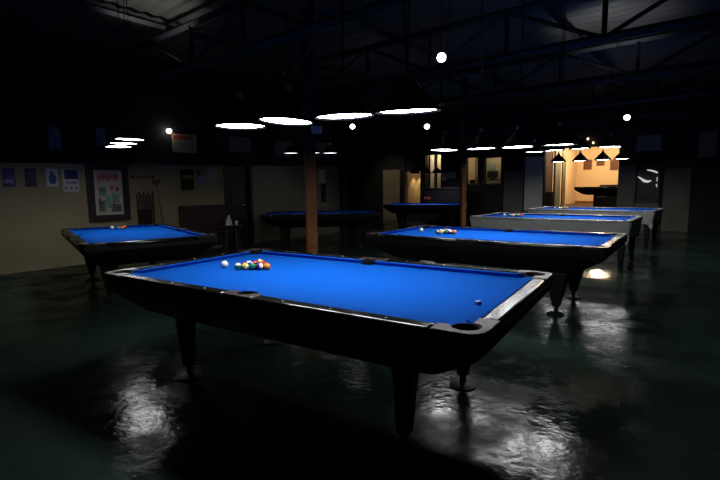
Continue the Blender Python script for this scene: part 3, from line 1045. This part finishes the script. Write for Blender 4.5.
# ------------------------------------------------------------------ alcove furnishings
drape('curtain', 'dusty pink curtain at the left side of the alcove opening', PB, DB, NBK, 545, 553.5, 152, 206, MT['pinkcurtain'], -1.6, 4, 0.04)
hs = lambda px, n_: hit(px, 180, PB - NBK * n_, DB)[0]
b = NB(); wbox(b, PB, DB, NBK, hs(553.8, 1.3), hs(556.3, 1.3), -1.35, -1.25, 0.52, bz(555, 147)); obj('trim_4', b, MT['darkwood'], kind='structure')
drape('curtain', 'gathered cream curtain, wider one of two inside the alcove opening', PB, DB, NBK, 556.5, 561.8, 146, 206, MT['cream'], -1.2, 3, 0.03, 'cream alcove curtains')
drape('curtain', 'gathered cream curtain, narrower one of two inside the alcove opening', PB, DB, NBK, 563.8, 566.8, 146, 206, MT['cream'], -1.2, 2, 0.03, 'cream alcove curtains')
b = NB(); wbox(b, PB, DB, NBK, hs(561.8, 1.3), hs(563.6, 1.3), -1.35, -1.25, 0.52, bz(563, 147)); obj('trim_5', b, MT['darkwood'], kind='structure')
for (x0, y0, x1, y1, lab) in ((584.5, 160.5, 591.2, 169, 'small dark-framed brown picture on the warm alcove wall, leftmost of three'),
                              (597.5, 160, 604, 165, 'small brown picture in the middle of the warm alcove wall'),
                              (611, 160.5, 618, 169.5, 'small brown picture at the right of the warm alcove wall')):
    wall_item('framed_picture', lab, 'picture', *A, x0, y0, x1, y1, mat('sepia_print', (0.15, 0.06, 0.025), 0.7, noise=(9, 0.4)), 'pictures in the alcove', frame=MT['brown'], fw=0.03)
PC = PB - NBK * 0.9
s0, z1 = hit(543, 192, PC, DB); s1, _ = hit(552, 192, PC, DB)
t = thing('low_cabinet', 'low dark cabinet at the left edge of the alcove below the pink curtain', 'cabinet', PC + DB * ((s0 + s1) / 2) + Vector((0, 0, 0.52)), AB)
hc = z1 - 0.52
b = NB(); add_box(b, (0, 0.2, hc / 2), (s1 - s0, 0.4, hc)); obj('body', b, MT['darkwood'], t, bevel=0.008)
b = NB(); add_box(b, (0, -0.01, hc / 2), (s1 - s0 - 0.05, 0.02, hc - 0.08)); d = obj('door', b, MT['redwood'], t)
b = NB(); add_lathe(b, [(0, 0), (0.012, 0), (0.012, 0.02), (0, 0.02)], 10); o = obj('knob', b, MT['steel'], d); o.location = (0.1, -0.02, hc * 0.6); o.rotation_euler = (PI / 2, 0, 0)
c = on_table('alcove', -0.15, 0.0, BED + 0.055)
b = NB(); add_box(b, (0, 0, 0), (0.85, 0.5, 0.11)); o = obj('folded_cover', b, MT['black_body'], bevel=0.03); o.location = c; o.rotation_euler = (0, 0, -0.68)
tag(o, 'dark folded cover lying on the alcove pool table', 'cover')
# plant left of the far grey table
c = at_depth(529.5, 212, 13.4)
t = thing('potted_plant', 'small dark bushy potted plant left of the farther grey-sided table', 'plant', (c.x, c.y, 0))
b = NB(); add_lathe(b, [(0, 0), (0.13, 0), (0.17, 0.4), (0.15, 0.4), (0.14, 0.36), (0, 0.36)], 20); obj('pot', b, MT['terra'], t, smooth=True)
b = NB()
rr = random.Random(5)
for k in range(90):
    a = rr.uniform(0, 2 * PI); el = rr.uniform(0.2, 1.3); ln = rr.uniform(0.18, 0.4)
    p0 = Vector((0.05 * math.cos(a), 0.05 * math.sin(a), 0.36 + rr.uniform(0, 0.12)))
    dv = Vector((math.cos(a) * math.cos(el), math.sin(a) * math.cos(el), math.sin(el)))
    sd = dv.cross(Vector((0, 0, 1))).normalized() * 0.03
    p1 = p0 + dv * ln * 0.6; p2 = p0 + dv * ln + Vector((0, 0, -0.05))
    v = [b.verts.new(x) for x in (p0, p1 + sd, p2, p1 - sd)]
    b.faces.new(v)
obj('foliage', b, MT['green_leaf'], t)

# dark window right of the alcove: its bright light streaks are added glowing strips
t = bpy.data.objects.new('window_3', None); COL.objects.link(t); t['kind'] = 'structure'
z0, z1 = bz(647, 203), bz(647, 165)
b = NB(); wbox(b, PB, DB, NBK, w0, w1, -0.16, -0.12, z0, z1); obj('window_cover', b, MT['glass_dark'], t)
b = NB()
for (e0, e1, f0, f1) in ((w0, w0 + 0.06, z0, z1), (w1 - 0.06, w1, z0, z1), (w0, w1, z0, z0 + 0.06), (w0, w1, z1 - 0.06, z1)):
    wbox(b, PB, DB, NBK, e0, e1, -0.2, 0.03, f0, f1)
obj('window_frame', b, MT['darkwood'], t)


def streak(pts, rad):
    P = PB - NBK * 0.115
    out_ = []
    for (x, y) in pts:
        s, z = hit(x, y, P, DB)
        out_.append(P + DB * s + Vector((0, 0, z)))
    bb = NB()
    n_ = len(out_)
    up, dn = [], []
    for i, p in enumerate(out_):
        tv = (out_[min(i + 1, n_ - 1)] - out_[max(i - 1, 0)]).normalized()
        nv = tv.cross(NBK).normalized() * rad[i]
        up.append(bb.verts.new(p + nv)); dn.append(bb.verts.new(p - nv))
    for i in range(n_ - 1):
        bb.faces.new((up[i], up[i + 1], dn[i + 1], dn[i]))
    obj('light_streak', bb, MT['streak_glow'], t)


streak([(638, 176.6), (641, 178.5), (644.5, 181), (648, 181.6), (651.5, 180.6)], [0.01, 0.025, 0.04, 0.035, 0.01])
streak([(647, 170), (650, 170.2), (654, 171.2), (659.5, 173.4)], [0.01, 0.022, 0.025, 0.02])
streak([(658, 177), (658, 181.5)], [0.03, 0.03])
streak([(656.8, 184), (658.4, 188.5)], [0.03, 0.03])
wall_item('notice', 'dim blue-grey board on the dark wall above the dark window', 'sign', *B, 637, 136, 661, 150, MT['bluegrey'], off=0.003)
wall_item('notice', 'dim grey board high on the dark wall at the right edge', 'sign', *B, 700, 133, 716, 157, MT['notice'], off=0.003)

# ------------------------------------------------------------------ hanging lamps
SH = 0.19


def make_lamp():
    T = thing('pendant_lamp', 'lamp', 'lamp', (0, 0, 0))
    R = 0.193
    bb = NB()
    outer = [(R, 0.0), (R + 0.003, 0.006), (0.165, 0.045), (0.115, 0.105), (0.06, 0.160), (0.032, SH), (0.026, SH + 0.02)]
    inner = [(0.022, SH + 0.018), (0.028, SH - 0.004), (0.056, 0.155), (0.111, 0.10), (0.160, 0.042), (R - 0.004, 0.004)]
    add_lathe(bb, outer + inner, 40, close=True)
    obj('shade', bb, MT['shade'], T, smooth=True)
    bb = NB(); add_lathe(bb, [(0, 0.012), (R - 0.012, 0.012), (R - 0.014, 0.020), (0, 0.022)], 40)
    obj('diffuser', bb, MT['diffuser'], T, smooth=True)
    bb = NB(); add_lathe(bb, [(0, SH + 0.07), (0.012, SH + 0.068), (0.02, SH + 0.05), (0.028, SH + 0.012), (0, SH + 0.012)], 20)
    obj('cap', bb, MT['cap'], T, smooth=True)
    return T


LAMPS = [
    # x, y, rim height, tilt(x, y), label
    (*on_table('near', -0.735, 0).xy, 1.872, (0.012, 0.0), 'black cone lamp, leftmost of the four over the nearest table'),
    (*on_table('near', -0.272, 0).xy, 1.868, (0.0, 0.06), 'black cone lamp, second from left over the nearest table'),
    (*on_table('near', 0.235, 0).xy, 1.856, (0.045, -0.04), 'black cone lamp, third from left over the nearest table'),
    (*on_table('near', 0.698, 0).xy, 1.843, (0.078, -0.03), 'black cone lamp, rightmost of the four over the nearest table'),
    (*on_table('second', -0.66, 0).xy, 1.872, (0, 0.03), 'black cone lamp, leftmost of four over the second black table'),
    (*on_table('second', -0.15, 0).xy, 1.86, (0, -0.02), 'black cone lamp, second from left over the second black table'),
    (*on_table('second', 0.30, 0).xy, 1.852, (0, 0.0), 'black cone lamp, third from left over the second black table'),
    (*on_table('second', 0.77, 0).xy, 1.848, (0.022, -0.01), 'black cone lamp, rightmost of four over the second black table'),
    (*on_table('grey', -0.41, 0).xy, 2.05, (0.012, 0), 'black cone lamp, leftmost of four over the nearer grey-sided table'),
    (*on_table('grey', -0.03, 0).xy, 2.065, (0, -0.04), 'black cone lamp, second from left over the nearer grey-sided table'),
    (*on_table('grey', 0.42, 0).xy, 2.065, (0, -0.04), 'black cone lamp, third from left over the nearer grey-sided table'),
    (*on_table('grey', 0.92, 0).xy, 2.065, (0, 0.02), 'black cone lamp, rightmost of four over the nearer grey-sided table'),
    (*on_table('fargrey', -0.9, 0).xy, 2.01, (0, 0), 'black cone lamp, leftmost of four over the farther grey-sided table'),
    (*on_table('fargrey', -0.365, 0).xy, 2.01, (0, 0), 'black cone lamp, second from left over the farther grey-sided table'),
    (*on_table('fargrey', 0.155, 0).xy, 2.01, (0, 0), 'black cone lamp, third from left over the farther grey-sided table'),
    (*on_table('fargrey', 0.586, 0).xy, 2.01, (0, 0), 'black cone lamp, rightmost of four over the farther grey-sided table'),
    (*at_depth(118.5, 147, 7.1).xy, 2.06, (0, -0.02), 'black cone lamp, lowest in the photo over the left table'),
    (*at_depth(123.5, 143, 6.85).xy, 2.085, (0, 0.02), 'black cone lamp in the middle of three over the left table'),
    (*at_depth(129.8, 139.5, 6.38).xy, 2.09, (0, 0.03), 'black cone lamp, highest in the photo over the left table'),
    (*at_depth(291, 153.5, 11.4).xy, 2.26, (0, 0), 'black cone lamp left of the brown pillar over the dim table'),
    (*at_depth(313, 153.5, 11.4).xy, 2.26, (0, 0), 'black cone lamp half hidden behind the brown pillar'),
    (*at_depth(330, 154, 11.4).xy, 2.25, (0, 0), 'black cone lamp right of the brown pillar over the dim table'),
    (*at_depth(414.5, 173.5, 16.3).xy, 1.875, (0, 0), 'black cone lamp, leftmost of the distant three before the bar'),
    (*at_depth(426, 173.5, 16.2).xy, 1.875, (0, 0), 'black cone lamp, middle of the distant three before the bar'),
    (*at_depth(437, 173.5, 16.1).xy, 1.875, (0, 0), 'black cone lamp, rightmost of the distant three before the bar'),
]
proto = make_lamp()
build_kids()
for i, (x, y, z, tl, lab) in enumerate(LAMPS):
    o = proto if i == 0 else dup(proto, (x, y, z))
    o.location = (x, y, z)
    o.rotation_euler = (tl[0], tl[1], 0)
    o['label'] = lab
    o['group'] = 'black cone lamps over the tables'
    if i >= 16:
        dm_ = MT['left_diffuser'] if i < 19 else MT['dim_diffuser'] if i < 22 else MT['mid_diffuser']
        for ch in (KIDS.get(proto.name, []) if i == 0 else [c_ for c_ in bpy.data.objects if c_.parent == o]):
            if ch.name.startswith('diffuser'):
                ch.material_slots[0].link = 'OBJECT'
                ch.material_slots[0].material = dm_
    # own cord up to the roof
    bb = NB()
    base = Vector((0, 0, SH + 0.06))
    rr = random.Random(i)
    topz = CEIL - z - 0.02
    k1, k2 = rr.uniform(-0.05, 0.05), rr.uniform(-0.05, 0.05)
    pts = [base + Vector((k1 * math.sin(PI * f), k2 * math.sin(PI * f), (topz - base.z) * f)) for f in [j / 10 for j in range(11)]]
    add_tube(bb, pts, 0.005, 6)
    obj('cord', bb, MT['cord'], o, smooth=True)

# small globe lights under the roof
GL = [(441.5, 57.5, 6.5, 0.062, 'bright white globe light under the roof, the largest and nearest'),
      (352.5, 126.5, 11.0, 0.06, 'small white globe light right of the brown pillar, left of a pair'),
      (427, 126.5, 11.0, 0.06, 'small white globe light left of the far pillar, right of a pair'),
      (627, 117.5, 11.5, 0.07, 'small white globe light high at right of the alcove')]
for (px, py, Y, r, lab) in GL:
    c = at_depth(px, py, Y)
    t = thing('globe_light', lab, 'light', c, 0, 'globe lights under the roof')
    b = NB(); bmesh.ops.create_uvsphere(b, u_segments=20, v_segments=14, radius=r); obj('globe', b, MT['bulb'], t, smooth=True, autosmooth=False)
    b = NB(); add_lathe(b, [(0, r * 0.85), (r * 0.55, r * 0.85), (r * 0.4, r * 1.5), (0, r * 1.5)], 14); obj('socket', b, MT['iron'], t, smooth=True)
    b = NB(); add_tube(b, [(0, 0, r * 1.4), (0, 0, CEIL - c.z - 0.01)], 0.008); obj('rod', b, MT['iron'], t)
s, z = hit(169, 131, NW + NL_ * 0.1, DL)
c = NW + NL_ * 0.1 + DL * s + Vector((0, 0, z))
t = thing('globe_light', 'small white wall globe light touching the corner of the notice board', 'light', c, AL, 'globe lights under the roof')
b = NB(); bmesh.ops.create_uvsphere(b, u_segments=20, v_segments=14, radius=0.055); obj('globe', b, MT['bulb'], t, smooth=True, autosmooth=False)
b = NB(); add_tube(b, [(0, 0.04, 0), (0, 0.076, 0)], 0.03, 12); obj('socket', b, MT['iron'], t)
for (px, py, lab) in ((588, 138.8, 'tiny yellow bulb above the alcove, upper left of two'), (593.2, 142.8, 'tiny yellow bulb above the alcove, lower right of two')):
    P_ = PB + NBK * 0.05
    s, z = hit(px, py, P_, DB)
    t = thing('wall_bulb', lab, 'light', P_ + DB * s + Vector((0, 0, z)), AB, 'yellow bulbs above the alcove')
    b = NB(); bmesh.ops.create_uvsphere(b, u_segments=12, v_segments=8, radius=0.03); obj('globe', b, MT['warm_bulb'], t, smooth=True, autosmooth=False)
    b = NB(); add_tube(b, [(0, 0.02, 0), (0, 0.05, 0)], 0.018, 10); obj('socket', b, MT['iron'], t)

# loose cable hanging from the roof over the near table
b = NB()
pts = [at_depth(x, y, Yd) for x, y, Yd in ((320, 12, 4.6), (317, 30, 4.5), (311, 46, 4.4), (302, 60, 4.3), (290, 74, 4.2))]
top = Vector((pts[0].x, pts[0].y, CEIL))
add_tube(b, [top] + pts + [Vector((*on_table('near', -0.29, 0).xy, 1.868 + SH + 0.16))], 0.006, 6)
tag(obj('hanging_cable', b, MT['loose'], smooth=True), 'slack grey cable curving down from the roof to the second lamp from left', 'cable')

# ------------------------------------------------------------------ roof
b = NB()
NC = 260
for k in range(NC):            # corrugated sheet, ridges along the back-wall direction
    f0, f1 = k / NC, (k + 1) / NC
    def pt(f, s):
        n_ = 26.0 * f - 4.0
        z = CEIL + 0.03 * (1 if (k % 2) else -1) * 0
        return n_
    n0, n1 = -10 + 32 * f0, -10 + 32 * f1
    z0 = CEIL + 0.05 + (0.03 if k % 2 else 0.0)
    z1 = CEIL + 0.05 + (0.0 if k % 2 else 0.03)
    v = [b.verts.new(PB + DB * s + NBK * n_ + Vector((0, 0, z))) for (s, n_, z) in ((-18, n0, z0), (16, n0, z0), (16, n1, z1), (-18, n1, z1))]
    b.faces.new(v)
bmesh.ops.remove_doubles(b, verts=b.verts, dist=1e-4)
obj('ceiling', b, MT['roof'], kind='structure')

# iron trusses running along the table direction
for i in range(7):
    n_ = 1.2 + i * 2.75
    b = NB()
    zb_, zt_ = 3.30, 3.92
    q = lambda s, z: PB + DB * s + NBK * n_ + Vector((0, 0, z))
    s0_, s1_ = -9.0, 10.5
    def bar(p0, p1, w_):
        add_tube(b, [p0, p1], w_, 4)
    bar(q(s0_, zb_), q(s1_, zb_), 0.055)
    bar(q(s0_, zt_), q(s1_, zt_), 0.055)
    k = 0
    s = s0_
    while s < s1_ - 0.1:
        bar(q(s, zb_), q(s, zt_), 0.035)
        bar(q(s, zb_ if k % 2 else zt_), q(min(s + 1.3, s1_), zt_ if k % 2 else zb_), 0.03)
        s += 1.3
        k += 1
    obj('beam_truss', b, MT['iron'], kind='structure')
for i in range(8):
    s = -8 + i * 2.5
    b = NB()
    q0, q1 = PB + DB * s + NBK * 0.1 + Vector((0, 0, 4.03)), PB + DB * s + NBK * 19.0 + Vector((0, 0, 4.03))
    add_tube(b, [q0, q1], 0.05, 4)
    obj('beam_purlin', b, MT['iron'], kind='structure')

# ------------------------------------------------------------------ lights out of sight, some added without a fixture
def light(name, kind, loc, energy, col, size=0.3, spot=None, target=None):
    d = bpy.data.lights.new(name, kind)
    d.energy = energy
    d.color = col
    if kind == 'AREA':
        d.size = size
    elif kind in ('POINT', 'SPOT'):
        d.shadow_soft_size = size
    if spot:
        d.spot_size = spot
        d.spot_blend = 0.7
    o = bpy.data.objects.new(name, d)
    COL.objects.link(o)
    o.location = loc
    if target is not None:
        o.rotation_euler = (Vector(target) - Vector(loc)).to_track_quat('-Z', 'Y').to_euler()
    return o


# alcove ceiling light, and an added front one to brighten the curtains
pa = PB + DB * (bs(566)) - NBK * 5.6
light('alcove_light', 'POINT', (pa.x, pa.y, 2.85), 270, (1.0, 0.72, 0.44), 0.15)
pa = PB + DB * (bs(552)) - NBK * 0.55
light('alcove_front_fill', 'POINT', (pa.x, pa.y, 2.95), 55, (1.0, 0.84, 0.58), 0.1)
pa = PB + DB * hs(415, 1.6) - NBK * 1.4
light('corridor_light', 'POINT', (pa.x, pa.y, 2.75), 12, (1.0, 0.78, 0.40), 0.1)
for px in (411.5, 417.5):
    P_ = PB - NBK * 2.02
    s, z = hit(px, 172, P_, DB)
    q = P_ + DB * s + Vector((0, 0, z + 0.1))
    light('corridor_spot', 'SPOT', q, 34, (1.0, 0.78, 0.40), 0.02, 0.75, q + Vector((0.06, 0.07, -1)))
pa = PB + DB * bs(431) - NBK * 0.32
light('curtain_fill', 'POINT', (pa.x, pa.y, 2.86), 26, (1.0, 0.84, 0.60), 0.1)  # added point light, brightens the cream curtain strips
pa = PB + DB * ((a0 + c1) / 2) - NBK * 0.8
light('office_light', 'POINT', (pa.x, pa.y, 2.7), 13, (1.0, 0.90, 0.66), 0.1)
# added spot without fixture, brightens the beige wall by the bar
pa = PB + DB * bs(393) + NBK * 2.0
light('bar_wall_fill', 'SPOT', (pa.x, pa.y, 3.2), 30, (1.0, 0.9, 0.72), 0.1, 1.3, PB + DB * bs(393) + Vector((0, 0, 1.2)))
# added spots without fixtures, brighten patches of the roof sheet
light('roof_fill', 'SPOT', (4.1, 7.9, 2.75), 50, (0.80, 0.88, 1.0), 0.1, 1.5, (4.3, 8.1, 4.1))
light('roof_fill', 'SPOT', (-3.1, 7.3, 3.1), 26, (0.9, 0.95, 1.0), 0.1, 1.6, (-3.1, 7.35, 4.1))

w = bpy.data.worlds.new('world')
SC.world = w
w.use_nodes = True
w.node_tree.nodes['Background'].inputs[0].default_value = (0.5, 0.6, 0.8, 1)
w.node_tree.nodes['Background'].inputs[1].default_value = 0.0

SC.view_settings.view_transform = 'Standard'
SC.view_settings.look = 'None'
SC.view_settings.gamma = 1.0
SC.view_settings.use_curve_mapping = False
SC.view_settings.exposure = 0.0
SC.cycles.use_denoising = True
SC.cycles.max_bounces = 8
